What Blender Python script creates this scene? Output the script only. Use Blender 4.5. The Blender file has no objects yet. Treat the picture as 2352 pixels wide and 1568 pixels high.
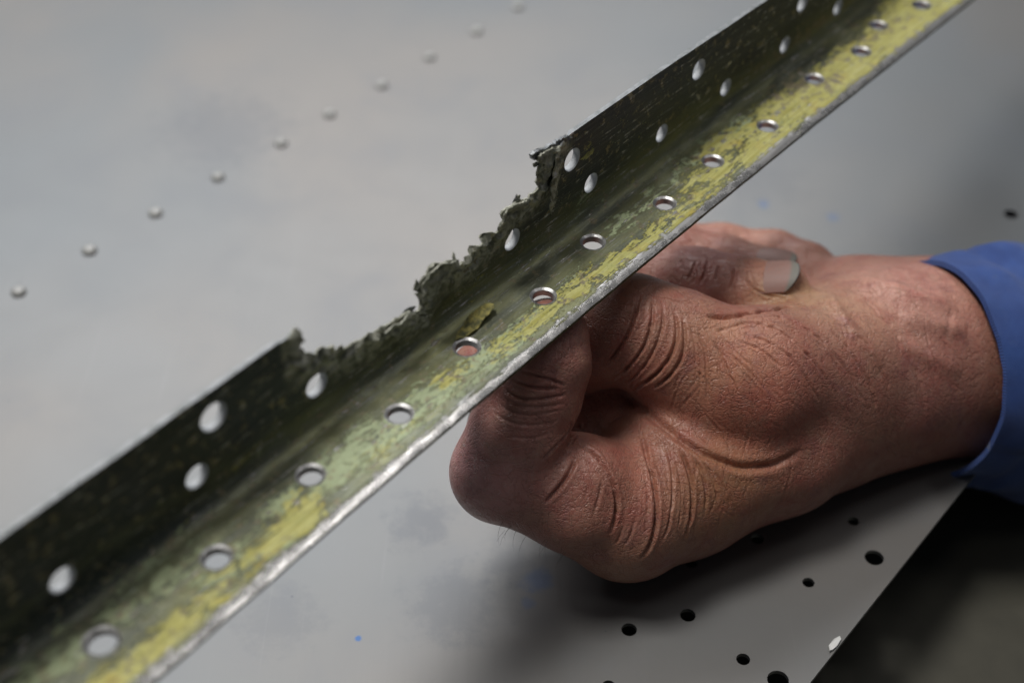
import bpy, bmesh, math, random
import numpy as np
from mathutils import Vector, Matrix, noise as mn
from mathutils.geometry import delaunay_2d_cdt
R = math.radians
SC = bpy.context.scene
COL = SC.collection
CM = 0.01                       # everything below is measured in centimetres
rng = np.random.default_rng(7)
random.seed(7)

# ------------------------------------------------------------------ camera
PITCH = R(42); FPX = 3267.0
cX = np.array([1, 0, 0.]); cF = np.array([0, math.cos(PITCH), -math.sin(PITCH)])
cU = np.array([0, math.sin(PITCH), math.cos(PITCH)]); cC = np.array([0, 0, 24.])
cam = bpy.data.cameras.new('camera'); camo = bpy.data.objects.new('camera', cam); COL.objects.link(camo)
camo.location = (0, 0, .24); camo.rotation_euler = (math.pi/2-PITCH, 0, 0)
cam.sensor_width = 36; cam.lens = 50; cam.clip_start = .01; cam.clip_end = 50
cam.dof.use_dof = True; cam.dof.focus_distance = .281; cam.dof.aperture_fstop = 9.5
SC.camera = camo

# ------------------------------------------------------------------ light
W = bpy.data.worlds.new('World'); SC.world = W; W.use_nodes = True
bg = W.node_tree.nodes['Background']; bg.inputs[0].default_value = (.80, .88, 1, 1); bg.inputs[1].default_value = .055
def area(name, loc, target, sx, sy, power, col):
    l = bpy.data.lights.new(name, 'AREA'); l.shape = 'RECTANGLE'; l.size = sx; l.size_y = sy; l.energy = power; l.color = col
    o = bpy.data.objects.new(name, l); COL.objects.link(o); o.location = loc
    o.rotation_euler = (Vector(target)-Vector(loc)).to_track_quat('-Z', 'Y').to_euler(); return o
area('window_light', (-.26, 1.57, 1.22), (.02, .3, 0), 1.6, .7, 18, (.97, .98, 1))
area('ceiling_light', (-.50, .36, 1.72), (.05, .27, 0), .5, .4, 19, (1, .975, .93))
area('lip_highlight_light', (.75, .60, 1.65), (0, .25, .06), 1.0, .08, 2.4, (1, .97, .94))  # added light, placed for the highlight along the bar's lower lip
area('front_fill_light', (-.25, -.25, 1.6), (0, .27, 0), .3, .2, 1.0, (1, .97, .93))  # added fill from the front, lightens torn edge and upright flange
SC.view_settings.view_transform = 'Standard'; SC.view_settings.look = 'None'
SC.view_settings.exposure = 0; SC.view_settings.gamma = 1

# ------------------------------------------------------------------ helpers
def P(px, py, d): return cC + d*(cF + (px-1176)/FPX*cX - (py-784)/FPX*cU)
def ray(px, py): return cF + (px-1176)/FPX*cX - (py-784)/FPX*cU
def on_z(px, py, z=0.):
    r = ray(px, py); return cC + r*((z-24.)/r[2])
def proj(p):
    q = p-cC; d = q@cF
    return 1176+FPX*(q@cX)/d, 784-FPX*(q@cU)/d, d
def mesh(name, vs, fs, mats, smooth=True, sharp=None, mi=None):
    me = bpy.data.meshes.new(name)
    me.from_pydata([tuple(np.asarray(v)*CM) for v in vs], [], fs)
    for m in mats: me.materials.append(m)
    me.polygons.foreach_set('use_smooth', [smooth]*len(me.polygons))
    if mi is not None: me.polygons.foreach_set('material_index', mi)
    me.update()
    if sharp: me.set_sharp_from_angle(angle=R(sharp))
    return me
def link(name, me, parent=None):
    o = bpy.data.objects.new(name, me); COL.objects.link(o)
    if parent: o.parent = parent
    return o
def tag(o, label=None, cat=None, group=None, kind=None):
    for k, v in (('label', label), ('category', cat), ('group', group), ('kind', kind)):
        if v: o[k] = v
    return o
def empty(name, loc):
    o = bpy.data.objects.new(name, None); COL.objects.link(o); o.location = loc; o.empty_display_size = .01; return o
def child_fix(o, root):
    o.parent = root; o.matrix_parent_inverse = Matrix.Translation(root.location).inverted(); return o
def recalc(me):
    b = bmesh.new(); b.from_mesh(me); bmesh.ops.recalc_face_normals(b, faces=b.faces); b.to_mesh(me); b.free()

# node helpers
class NT:
    def __init__(s, name):
        s.m = bpy.data.materials.new(name); s.m.use_nodes = True; s.t = s.m.node_tree; s.n = s.t.nodes; s.b = s.n['Principled BSDF']
    def new(s, ty, **k):
        x = s.n.new(ty)
        for a, v in k.items(): setattr(x, a, v)
        return x
    def set(s, inp, v):
        if isinstance(v, bpy.types.NodeSocket): s.t.links.new(v, inp)
        elif isinstance(v, (tuple, list)) and len(v) == 3 and inp.type == 'RGBA': inp.default_value = (*v, 1)
        else: inp.default_value = v
    def p(s, **k):
        for a, v in k.items(): s.set(s.b.inputs[a.replace('_', ' ')], v)
    def coord(s, kind='Object', sc=(100, 100, 100), uv=None):
        if uv: c = s.new('ShaderNodeUVMap', uv_map=uv).outputs[0]
        else: c = s.new('ShaderNodeTexCoord').outputs[kind]
        mp = s.new('ShaderNodeMapping'); s.set(mp.inputs[0], c); mp.inputs['Scale'].default_value = sc; return mp.outputs[0]
    def noise(s, vec, scale, detail=4, rough=.55, dist=0., col=False):
        x = s.new('ShaderNodeTexNoise'); s.set(x.inputs['Vector'], vec); x.inputs['Scale'].default_value = scale
        x.inputs['Detail'].default_value = detail; x.inputs['Roughness'].default_value = rough; x.inputs['Distortion'].default_value = dist
        return x.outputs['Color' if col else 'Fac']
    def voro(s, vec, scale, feat='DISTANCE_TO_EDGE', rnd=1.):
        x = s.new('ShaderNodeTexVoronoi', feature=feat); s.set(x.inputs['Vector'], vec); x.inputs['Scale'].default_value = scale
        x.inputs['Randomness'].default_value = rnd; return x.outputs['Distance']
    def math(s, op, a, b=0., c=0., clamp=False):
        x = s.new('ShaderNodeMath', operation=op, use_clamp=clamp); s.set(x.inputs[0], a); s.set(x.inputs[1], b); s.set(x.inputs[2], c); return x.outputs[0]
    def ramp(s, f, a, b, va=0., vb=1.):
        x = s.new('ShaderNodeMapRange', interpolation_type='SMOOTHSTEP'); s.set(x.inputs[0], f)
        for i, v in enumerate((a, b, va, vb)): s.set(x.inputs[i+1], v)
        return x.outputs[0]
    def mix(s, f, a, b):
        x = s.new('ShaderNodeMix', data_type='RGBA'); s.set(x.inputs[0], f); s.set(x.inputs[6], a); s.set(x.inputs[7], b); return x.outputs[2]
    def attr(s, name, col=False):
        x = s.new('ShaderNodeAttribute', attribute_name=name); return x.outputs['Color' if col else 'Fac']
    def bump(s, h, dist, strength=1., normal=None):
        x = s.new('ShaderNodeBump'); s.set(x.inputs['Height'], h); x.inputs['Distance'].default_value = dist; x.inputs['Strength'].default_value = strength
        if normal: s.set(x.inputs['Normal'], normal)
        return x.outputs[0]

# ------------------------------------------------------------------ materials
def mat_sheet():
    k = NT('dull_aluminium'); c = k.coord()
    n1 = k.noise(c, .05, 3, .5, .3); n2 = k.noise(c, .35, 6, .65, .4); n3 = k.noise(c, 7, 3, .7)
    base = k.mix(k.ramp(n1, .38, .60), (.188, .198, .204), (.230, .219, .208))
    base = k.mix(k.ramp(n2, .46, .78, 0, .34), base, (.19, .20, .22))
    for (px, py, r, am) in ((1235, 1335, .42, .42), (1215, 1385, .2, .3), (822, 1465, .085, 1), (1755, 470, .2, .5), (1915, 500, .25, .35), (1620, 540, .3, .3), (960, 1195, .9, .42), (1180, 1290, .9, .3), (640, 1420, 1.1, .25), (1045, 1385, 1.3, .35), (520, 300, 2.6, .28), (1750, 420, 1.6, .2)):  # stains and smudges; one dark patch paints in the bar's shadow
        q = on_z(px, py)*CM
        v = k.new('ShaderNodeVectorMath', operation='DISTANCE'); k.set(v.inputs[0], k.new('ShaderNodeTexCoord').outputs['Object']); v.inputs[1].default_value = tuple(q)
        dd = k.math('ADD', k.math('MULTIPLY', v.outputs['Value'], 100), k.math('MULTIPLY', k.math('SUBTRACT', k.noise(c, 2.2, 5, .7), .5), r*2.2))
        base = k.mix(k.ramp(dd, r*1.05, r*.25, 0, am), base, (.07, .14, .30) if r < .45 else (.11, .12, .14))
    sp = k.voro(c, 1.1, 'F1'); base = k.mix(k.ramp(sp, .045, .02, 0, .6), base, (.10, .11, .13))
    scx = k.noise(k.coord(sc=(100, 2.5, 100)), 5, 5, .7, .1); base = k.mix(k.ramp(scx, .60, .72, 0, .07), base, (.34, .34, .34))
    ro = k.ramp(n2, .3, .8, .44, .48)
    cs = k.coord(sc=(100, 6, 100)); br = k.noise(cs, 6, 3, .6)
    k.p(Base_Color=base, Metallic=.65, Roughness=ro, Normal=k.bump(k.math('ADD', k.math('MULTIPLY', n3, .3), k.math('MULTIPLY', br, .5)), .00006, .6))
    return k.m
def mat_rim():
    k = NT('bare_cut_metal'); c = k.coord(); n = k.noise(c, 14, 4, .6)
    k.p(Base_Color=k.mix(n, (.34, .34, .35), (.58, .57, .56)), Metallic=.85, Roughness=k.ramp(n, .3, .7, .28, .5), Normal=k.bump(k.noise(c, 30, 2), .00008, .5)); return k.m
def mat_bracket():
    k = NT('worn_primer_on_aluminium')
    uv = k.coord(uv='st', sc=(1, 1, 1)); st = k.coord(uv='st', sc=(.45, 2.2, 1)); st2 = k.coord(uv='st', sc=(.22, 3.2, 1))
    yel = k.attr('yellow'); mint = k.attr('mint'); bare = k.attr('bare'); dark = k.attr('dark'); tan = k.attr('tan'); torn = k.attr('torn'); dust = k.attr('dust')
    nA = k.noise(k.coord(uv='st', sc=(.65, 1.7, 1)), 2.5, 10, .75, .8); nB = k.noise(uv, 4.5, 8, .68, .4); nC = k.noise(st2, 5, 6, .65, .2); nD = k.noise(uv, 22, 4, .7); nE = k.noise(uv, 1.1, 4, .55)
    nF = k.noise(k.coord(uv='st', sc=(.3, 1.6, 1)), 1.3, 8, .62, .5)
    olive = k.mix(k.ramp(nF, .35, .62), (.135, .145, .112), (.26, .265, .14))
    olive = k.mix(k.ramp(nC, .45, .75), olive, (.30, .32, .26))
    olive = k.mix(k.ramp(nB, .55, .72, 0, .55), olive, (.30, .32, .30))
    olive = k.mix(k.math('MULTIPLY', dark, k.ramp(nB, .25, .6, 1, .95)), olive, k.mix(k.ramp(nC, .4, .7), (.034, .042, .052), k.mix(k.ramp(nB, .45, .65), (.080, .090, .096), (.11, .118, .118))))
    tn = k.ramp(nB, .4, .6); tc = k.mix(tn, (.18, .185, .14), (.66, .66, .56))
    olive = k.mix(torn, olive, tc)
    def mask(a, n, w):                      # paint survives where the noise stays under the amount
        return k.ramp(k.math('SUBTRACT', k.math('ADD', a, k.math('MULTIPLY', k.math('SUBTRACT', n, .5), 5.4)), .5), -w, w)
    fine = k.noise(k.coord(uv='st', sc=(.5, 1.6, 1)), 15, 5, .75, .3); hair = k.noise(k.coord(uv='st', sc=(.07, 3.2, 1)), 9, 5, .7, .15)
    def w3(a, b, c): return k.math('ADD', k.math('ADD', k.math('MULTIPLY', a, .55), k.math('MULTIPLY', b, .37)), k.math('MULTIPLY', c, .08))
    nm = w3(nA, k.math('MULTIPLY', k.math('ADD', nB, fine), .5), hair)
    nm2 = w3(k.noise(k.coord(uv='st', sc=(.6, 1.8, 1)), 2.5, 10, .76, .8), k.math('MULTIPLY', k.math('ADD', k.noise(uv, 7.3, 8, .75), fine), .5), hair)
    mm = mask(k.math('MULTIPLY', mint, .88), nm, .035); my = mask(k.math('MULTIPLY', yel, .98), nm2, .04)
    mcol = k.mix(nD, (.26, .32, .15), (.52, .58, .38)); ycol = k.mix(k.ramp(nC, .3, .7), (.40, .37, .075), (.64, .62, .26))
    ycol = k.mix(k.ramp(nE, .5, .75, 0, .5), ycol, (.40, .44, .17)); ycol = k.mix(k.ramp(k.noise(uv, 1.7, 5, .65), .52, .70, 0, .75), ycol, (.50, .38, .08))
    scr = k.math('MULTIPLY', k.ramp(k.noise(k.coord(uv='st', sc=(.10, 7, 1)), 5, 6, .7), .56, .63), .5)
    col = k.mix(mm, olive, mcol); col = k.mix(my, col, ycol)
    tm = mask(tan, nB, .25); col = k.mix(tm, col, k.mix(nD, (.24, .20, .12), (.34, .30, .19)))
    col = k.mix(k.math('MULTIPLY', scr, k.math('ADD', yel, mint)), col, (.085, .09, .06))
    bm = mask(bare, k.math('ADD', k.math('MULTIPLY', nC, .6), k.math('MULTIPLY', nB, .4)), .16)
    col = k.mix(bm, col, k.mix(k.ramp(nC, .3, .7), (.50, .49, .48), (.70, .69, .68)))
    sp = k.math('MULTIPLY', k.ramp(k.voro(uv, 15, 'F1'), .21, .10), dust)
    sp = k.math('MULTIPLY', sp, k.ramp(k.noise(uv, 3, 4, .7), .45, .6)); col = k.mix(k.math('MULTIPLY', sp, .9), col, (.78, .80, .76))
    sp2 = k.ramp(k.voro(uv, 5.5, 'F1'), .075, .03); col = k.mix(k.math('MULTIPLY', sp2, .7), col, (.6, .6, .55))
    paint = k.math('MAXIMUM', mm, my)
    met = k.math('SUBTRACT', k.ramp(bm, 0, 1, .62, .82), k.math('MULTIPLY', k.math('MULTIPLY', paint, k.math('SUBTRACT', 1, bm)), .5))
    ro = k.ramp(nB, .3, .75, .36, .52); ro = k.math('ADD', ro, k.math('MULTIPLY', paint, .12)); ro = k.math('SUBTRACT', ro, k.math('MULTIPLY', bm, .18)); ro = k.math('ADD', ro, k.math('MULTIPLY', torn, .2))
    h = k.math('ADD', k.math('MULTIPLY', paint, .6), k.math('MULTIPLY', nB, .5)); h = k.math('ADD', h, k.math('MULTIPLY', nD, .25)); h = k.math('ADD', h, k.math('MULTIPLY', sp, 1.)); h = k.math('MULTIPLY', h, k.math('SUBTRACT', 1, k.math('MULTIPLY', bm, .96)))
    k.p(Base_Color=col, Metallic=met, Roughness=ro, Normal=k.bump(h, .00022, .8)); return k.m
def mat_plain(name, a, b, scale, rough, metal=0., bump=.0001, detail=6):
    k = NT(name); c = k.coord(); n = k.noise(c, scale, detail, .6, .3)
    k.p(Base_Color=k.mix(k.ramp(n, .3, .7), a, b), Metallic=metal, Roughness=rough, Normal=k.bump(k.noise(c, scale*4, 4, .7), bump, .8)); return k.m
def mat_skin():
    k = NT('skin'); c = k.coord(); a = k.attr('tone', True)
    n1 = k.noise(c, 1.6, 6, .62, .3); n2 = k.noise(c, 9, 4, .7)
    col = k.mix(k.ramp(n1, .40, .75, 0, .55), a, (.34, .085, .072)); col = k.mix(k.ramp(k.noise(c, 2.7, 5,   .65, .6), .45, .8, 0, .5), col, (.40, .24, .17)); col = k.mix(k.ramp(k.noise(c, 1.1, 4, .6, 1.), .54, .72, 0, .5), col, (.27, .11, .11)); col = k.mix(k.ramp(n2, .5, .75, 0, .35), col, (.43, .26, .20))
    v1 = k.voro(c, 9); v2 = k.voro(c, 19)
    cs = k.coord(sc=(55, 150, 100)); st = k.noise(cs, 3.2, 6, .7, .6)
    def lines(vec, sc_, w_): return k.ramp(k.math('ABSOLUTE', k.math('SUBTRACT', k.noise(vec, sc_, 3, .6, .5), .5)), 0, w_)
    ln = k.math('MULTIPLY', lines(k.coord(sc=(60, 150, 110)), 1.9, .022), lines(k.coord(sc=(140, 70, 90)), 2.3, .018)); ln2 = lines(c, 4.2, .035)
    col = k.mix(k.math('MULTIPLY', k.math('SUBTRACT', 1, ln), .22), col, (.22, .07, .055))
    h = k.math('ADD', k.math('MULTIPLY', k.ramp(v1, 0, .16), .32), k.math('MULTIPLY', k.ramp(v2, 0, .2), .15)); h = k.math('ADD', h, k.math('MULTIPLY', st, 1.3)); h = k.math('ADD', h, k.math('ADD', k.math('MULTIPLY', ln, .9), k.math('MULTIPLY', ln2, .3)))
    dry = k.math('MULTIPLY', k.attr('dry'), k.ramp(k.voro(k.coord(sc=(100, 60, 140)), 7), .05, .0)); dry = k.math('MULTIPLY', dry, k.ramp(n2, .45, .6)); col = k.mix(k.math('MULTIPLY', dry, .6), col, (.68, .60, .60))
    k.p(Base_Color=col, Roughness=k.ramp(n2, .3, .7, .29, .43), Normal=k.bump(h, .00016, .75)); b = k.b
    b.inputs['Subsurface Weight'].default_value = .18; b.inputs['Subsurface Radius'].default_value = (1, .35, .2); b.inputs['Subsurface Scale'].default_value = .003
    return k.m
def mat_nail():
    k = NT('fingernail'); c = k.coord(); f = k.attr('tip'); n = k.noise(k.coord(sc=(40, 260, 100)), 3, 4, .6)
    col = k.mix(n, (.28, .155, .13), (.35, .21, .18)); col = k.mix(k.ramp(f, .80, .90), col, (.20, .19, .165)); col = k.mix(k.ramp(f, .96, 1.), col, (.10, .09, .08))
    k.p(Base_Color=col, Roughness=.55, Normal=k.bump(n, .00008, .6)); k.b.inputs['Subsurface Weight'].default_value = .1; k.b.inputs['Subsurface Scale'].default_value = .002; return k.m
def mat_cloth():
    k = NT('blue_work_cotton'); c = k.coord(uv='st', sc=(1, 1, 1)); n = k.noise(c, .8, 6, .65, .3)
    w = k.new('ShaderNodeTexWave', wave_type='BANDS', bands_direction='DIAGONAL'); k.set(w.inputs[0], c); w.inputs['Scale'].default_value = 9; w.inputs['Distortion'].default_value = 1
    col = k.mix(k.ramp(n, .3, .7), (.014, .050, .22), (.028, .085, .32)); col = k.mix(k.ramp(k.noise(c, 2.2, 6, .75), .55, .75, 0, .4), col, (.10, .14, .26))
    k.p(Base_Color=col, Roughness=.85, Normal=k.bump(k.math('ADD', w.outputs['Fac'], n), .0002, .6)); k.b.inputs['Sheen Weight'].default_value = .25; return k.m
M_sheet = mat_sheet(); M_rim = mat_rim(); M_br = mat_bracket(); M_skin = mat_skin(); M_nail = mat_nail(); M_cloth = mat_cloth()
M_edge = mat_plain('scuffed_edge_metal', (.20, .21, .21), (.33, .34, .35), 5, .5, 1., .0002)
M_tornedge = mat_plain('corroded_edge', (.21, .215, .16), (.66, .66, .56), 7, .7, .2, .0006)
M_oliveedge = mat_plain('olive_edge', (.05, .055, .025), (.13, .14, .05), 6, .6, .2, .0002)
M_bench = mat_plain('dark_bench', (.055, .052, .040), (.085, .08, .06), .25, .6)
M_rib = mat_plain('dark_rib', (.02, .02, .02), (.035, .035, .035), .8, .6)
M_floor = mat_plain('floor_paint', (.05, .05, .045), (.08, .075, .06), .05, .7)
M_chip = mat_plain('white_paint', (.75, .75, .74), (.85, .85, .84), 3, .4)
M_flake = mat_plain('yellow_primer', (.12, .13, .07), (.62, .54, .17), 9, .55, 0, .0006)

# ------------------------------------------------------------------ setting: floor and workbench
def box(name, lo, hi, m, parent=None, bev=.0):
    vs = [(x, y, z) for x in (lo[0], hi[0]) for y in (lo[1], hi[1]) for z in (lo[2], hi[2])]
    fs = [(0, 1, 3, 2), (4, 6, 7, 5), (0, 4, 5, 1), (2, 3, 7, 6), (0, 2, 6, 4), (1, 5, 7, 3)]
    me = mesh(name, vs, fs, [m], False); o = link(name, me, parent)
    if bev:
        b = o.modifiers.new('bevel', 'BEVEL'); b.width = bev*CM; b.segments = 2
    return o
fl = link('floor', mesh('floor', [(-400, -300, -90), (400, -300, -90), (400, 500, -90), (-400, 500, -90)], [(0, 1, 2, 3)], [M_floor], False)); tag(fl, kind='structure')
bench = box('workbench', (-70, -25, -6.5), (75, 120, -3.2), M_bench, None, .3)
tag(bench, 'dark brown bench top under the perforated sheet at lower right', 'workbench')

# ------------------------------------------------------------------ CDT plate builder
def inpoly(pts, poly):
    x, y = pts[:, 0], pts[:, 1]; ins = np.zeros(len(pts), bool); n = len(poly); j = n-1
    for i in range(n):
        xi, yi = poly[i]; xj, yj = poly[j]
        if yi != yj:
            c = ((yi > y) != (yj > y)) & (x < (xj-xi)*(y-yi)/(yj-yi)+xi); ins ^= c
        j = i
    return ins
def plate2d(outline, holes, inner):
    pts = [tuple(p) for p in outline]; edges = [(i, (i+1) % len(outline)) for i in range(len(outline))]
    for (cx, cy, r, n) in holes:
        b = len(pts)
        for i in range(n): pts.append((cx+r[0]*math.cos(2*math.pi*i/n), cy+r[1]*math.sin(2*math.pi*i/n)))
        edges += [(b+i, b+(i+1) % n) for i in range(n)]
    inner = np.asarray(inner)
    if len(inner):
        ok = inpoly(inner, outline)
        o = np.asarray(outline)
        for (cx, cy, r, n) in holes: ok &= ((inner[:, 0]-cx)/r[0])**2+((inner[:, 1]-cy)/r[1])**2 > 1.15**2
        pts += [tuple(p) for p in inner[ok]]
    v, e, f, *_ = delaunay_2d_cdt([Vector(p) for p in pts], edges, [], 0, 1e-5)
    v = np.array([tuple(p) for p in v]); f = np.array([t for t in f if len(t) == 3])
    cen = v[f].mean(1); ok = inpoly(cen, outline)
    for (cx, cy, r, n) in holes:
        poly = [(cx+r[0]*math.cos(2*math.pi*i/n), cy+r[1]*math.sin(2*math.pi*i/n)) for i in range(n)]; ok &= ~inpoly(cen, poly)
    f = f[ok]; a = v[f]; ar = (a[:, 1, 0]-a[:, 0, 0])*(a[:, 2, 1]-a[:, 0, 1])-(a[:, 1, 1]-a[:, 0, 1])*(a[:, 2, 0]-a[:, 0, 0])
    f = f[np.abs(ar) > 1e-9]; ar = ar[np.abs(ar) > 1e-9]; f[ar < 0] = f[ar < 0][:, ::-1]
    used = np.unique(f); mp = -np.ones(len(v), int); mp[used] = np.arange(len(used))
    return v[used], mp[f]
def boundary(f):
    cnt = {}
    for t in f:
        for i in range(3):
            a, b = int(t[i]), int(t[(i+1) % 3]); cnt[(a, b)] = 1
    return [(a, b) for (a, b) in cnt if (b, a) not in cnt]

# ------------------------------------------------------------------ the riveted, drilled sheet
e0 = on_z(1860, 1568); e1 = on_z(2230, 1100); ed = (e1-e0)/np.linalg.norm(e1-e0)
q0 = e0-ed*9; q1 = e0+ed*62
so = [q0[:2], q1[:2], (-45, 75), (-45, 4), (-20, q0[1])]
hp = [(1445, 1445, 18), (1580, 1412, 18), (1707, 1513, 16), (1787, 1560, 25), (1857, 1337, 14), (2008, 1280, 22), (1740, 1237, 15), (1588, 1291, 15), (1960, 1196, 13), (2322, 492, 16), (1530, 1610, 16), (1398, 1575, 16), (2180, 1030, 13)]
sh = []
for (x, y, r) in hp:
    c = on_z(x, y); d = proj(c)[2]; rr = r*d/FPX; sh.append((c[0], c[1], (rr, rr), 24))
gx = np.arange(-44, 60, 3.); gp = np.array([(a, b) for a in gx for b in np.arange(-2, 74, 3.)])
v, f = plate2d(so, sh, gp)
n = len(v); T = .1
vs = [(p[0], p[1], 0) for p in v]+[(p[0], p[1], -T) for p in v]
fs = [tuple(t) for t in f]+[tuple(t[::-1]+n) for t in f]; mi = [0]*len(fs)
for a, b in boundary(f): fs.append((b, a, a+n, b+n)); mi.append(1)
sheet = empty('metal_sheet', (0, .3, 0)); tag(sheet, 'dull grey aluminium sheet with a row of rivets and drilled holes, lying under the hand', 'metal sheet')
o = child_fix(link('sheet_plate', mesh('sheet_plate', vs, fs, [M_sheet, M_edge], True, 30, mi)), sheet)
rv = [(42, 668), (205, 573), (357, 487), (500, 405), (645, 327), (757, 261), (877, 194), (987, 130), (1095, 70), (1190, 14)]
prof = [(0, .135), (.07, .131), (.13, .116), (.175, .086), (.20, .045), (.208, 0.0), (.208, -.02)]
def lathe(name, prof, n, m):
    vs = [(0, 0, prof[0][1])]; fs = []
    for r, z in prof[1:]:
        for i in range(n): vs.append((r*math.cos(2*math.pi*i/n), r*math.sin(2*math.pi*i/n), z))
    for i in range(n): fs.append((0, 1+i, 1+(i+1) % n))
    for k in range(len(prof)-2):
        for i in range(n): a = 1+k*n; fs.append((a+i, a+n+i, a+n+(i+1) % n, a+(i+1) % n))
    return mesh(name, vs, fs, [m], True)
rme = lathe('rivet', prof, 24, mat_plain('rivet_metal', (.36, .36, .35), (.44, .44, .43), 3, .5, .35))
for (x, y) in rv:
    c = on_z(x, y, .05); r = link('rivet', rme); r.location = (c[0]*CM, c[1]*CM, 0); s = random.uniform(.95, 1.06); r.scale = (s, s*random.uniform(.95, 1.05), 1); child_fix(r, sheet)
# supports of the sheet: ribs standing on the bench
perp = np.array([-ed[1], ed[0], 0])
for k, off in enumerate((5.2, 22, 40)):
    a = q0+perp*off; b = q1+perp*off
    vs = [a+np.array([0, 0, -3.2])-perp*.1, b+np.array([0, 0, -3.2])-perp*.1, b+np.array([0, 0, -3.2])+perp*.1, a+np.array([0, 0, -3.2])+perp*.1]
    vs += [p+np.array([0, 0, 3.09]) for p in vs]
    child_fix(link('support_rib', mesh('support_rib', vs, [(0, 3, 2, 1), (4, 5, 6, 7), (0, 1, 5, 4), (1, 2, 6, 5), (2, 3, 7, 6), (3, 0, 4, 7)], [M_rib], False)), sheet)
# white chip on the edge of the sheet
c = on_z(1918, 1484); ch = []
for (x, y) in ((1905, 1497), (1903, 1484), (1915, 1470), (1928, 1463), (1931, 1470), (1922, 1485), (1912, 1494)):
    q = on_z(x, y); ch.append(q)
vs = [p+np.array([0, 0, .012]) for p in ch]+[p+np.array([0, 0, .05+.02*random.random()]) for p in ch]; m = len(ch)
chip = link('paint_chip', mesh('paint_chip', vs, [tuple(range(m, 2*m)), tuple(range(m))[::-1]]+[(i, (i+1) % m, m+(i+1) % m, m+i) for i in range(m)], [M_chip], False))
tag(chip, 'small white paint chip lying at the edge of the grey sheet', 'chip')

# ------------------------------------------------------------------ the corroded angle bar
b0 = np.array([-6.006, 14.311, 6.40]); bD = np.array([.6358, .7719, 0]); bD /= np.linalg.norm(bD)
bH = np.array([bD[1], -bD[0], 0]); bV = np.array([0, 0, 1.]); WA, WB, RI = 1.874, 2.228, .36; Q = math.pi/4*RI; TH = .15
def tA(w): return -(w-RI+Q)
def tB(w): return w-RI+Q
def sec(s, t):
    base = b0+bD*s
    if t <= -Q: return base+bH*(RI-t-Q), bV.copy()
    if t >= Q: return base+bV*(RI+t-Q), bH.copy()
    a = (t+Q)/(2*Q)*math.pi/2
    c = base+bH*RI+bV*RI; d = -(bV*math.cos(a)+bH*math.sin(a)); return c+d*RI, -d
def inv(px, py, side=None):
    r = ray(px, py); k = (b0[2]-24)/r[2]; p = cC+r*k; u = (p-b0)@bH
    kb = ((b0-cC)@bH)/(r@bH); pb = cC+r*kb; vv = (pb-b0)@bV
    if (u >= RI and side != 'B') or side == 'A': return (p-b0)@bD, -(u-RI+Q)
    if vv >= RI or side == 'B': return (pb-b0)@bD, vv-RI+Q
    w = max(0, min(1, (vv+1e-3)/(vv+u+2e-3))) if (vv > 0 or u > 0) else .5
    return ((p+pb)/2-b0)@bD, -Q+2*Q*w
S0, S1 = -5., 33.
# width along the bar (it is slightly bowed): s of measured points
bs = [inv(x, y, 'A') for (x, y) in ((340, 1568), (871, 1113), (988, 1008), (1317, 723), (1450, 612), (1614, 501), (1825, 320), (2225, 0))]
bxs = [S0]+[a[0] for a in bs]+[S1]; bts = [bs[0][1]]+[a[1] for a in bs]+[bs[-1][1]]
_pf = np.polyfit([a[0] for a in bs], [a[1] for a in bs], 2); bxs = list(np.arange(S0, S1+.5, .5)); bts = [float(np.polyval(_pf, min(max(q, bs[0][0]), bs[-1][0]))) for q in bxs]
tps = [inv(x, y, 'B') for (x, y) in ((0, 1237), (420, 941), (686, 755), (1278, 331), (1505, 173), (1763, 0))]
txs = [S0]+[a[0] for a in tps]+[S1]; tts = [tps[0][1]]+[a[1] for a in tps]+[tps[-1][1]]
tear_px = [(686, 755), (693, 764), (699, 781), (692, 796), (688, 807), (700, 812), (715, 809), (722, 812), (733, 801), (744, 796), (748, 799), (757, 793), (764, 790), (766, 798), (769, 806), (784, 799), (801, 788), (815, 788), (830, 778), (843, 771), (850, 766), (858, 765), (868, 755), (872, 748), (884, 744), (897, 735), (905, 728), (919, 725), (928, 714), (936, 711), (943, 716), (951, 714), (958, 709), (963, 699), (961, 687), (953, 675), (959, 672), (955, 662), (963, 650), (970, 628), (978, 618), (983, 606), (996, 600), (1012, 594), (1025, 597), (1038, 593), (1041, 600), (1044, 605), (1052, 599), (1060, 598), (1076, 588), (1080, 577), (1086, 568), (1096, 565), (1105, 557), (1105, 548), (1111, 539), (1121, 536), (1127, 531), (1133, 533), (1139, 526), (1136, 515), (1139, 507), (1147, 500), (1146, 490), (1150, 482), (1160, 474), (1169, 465), (1180, 459), (1191, 454), (1199, 457), (1207, 452), (1212, 444), (1221, 441), (1227, 434), (1233, 428), (1230, 418), (1236, 408), (1232, 397), (1233, 382), (1229, 377), (1236, 368), (1240, 356), (1252, 347), (1262, 338), (1278, 331)]
tear = [inv(x, y, 'B') for (x, y) in tear_px]
tear2 = [tear[0]]
for a, b in zip(tear[:-1], tear[1:]):
    L = math.hypot(b[0]-a[0], b[1]-a[1]); m = max(1, int(L/.05))
    for i in range(1, m+1):
        q = (a[0]+(b[0]-a[0])*i/m, a[1]+(b[1]-a[1])*i/m)
        if i < m: q = (q[0]+random.uniform(-.012, .012), q[1]+random.uniform(-.018, .018))
        tear2.append(q)
ts0, ts1 = tear[0][0], tear[-1][0]
out = []
for s in np.arange(S0, S1+.001, .1): out.append((s, float(np.interp(s, bxs, bts))+.010*mn.noise(Vector((s*1.2, 0, 0)))))
for t in np.arange(out[-1][1]+.12, tts[-1]-.05, .15): out.append((S1, t))
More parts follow.
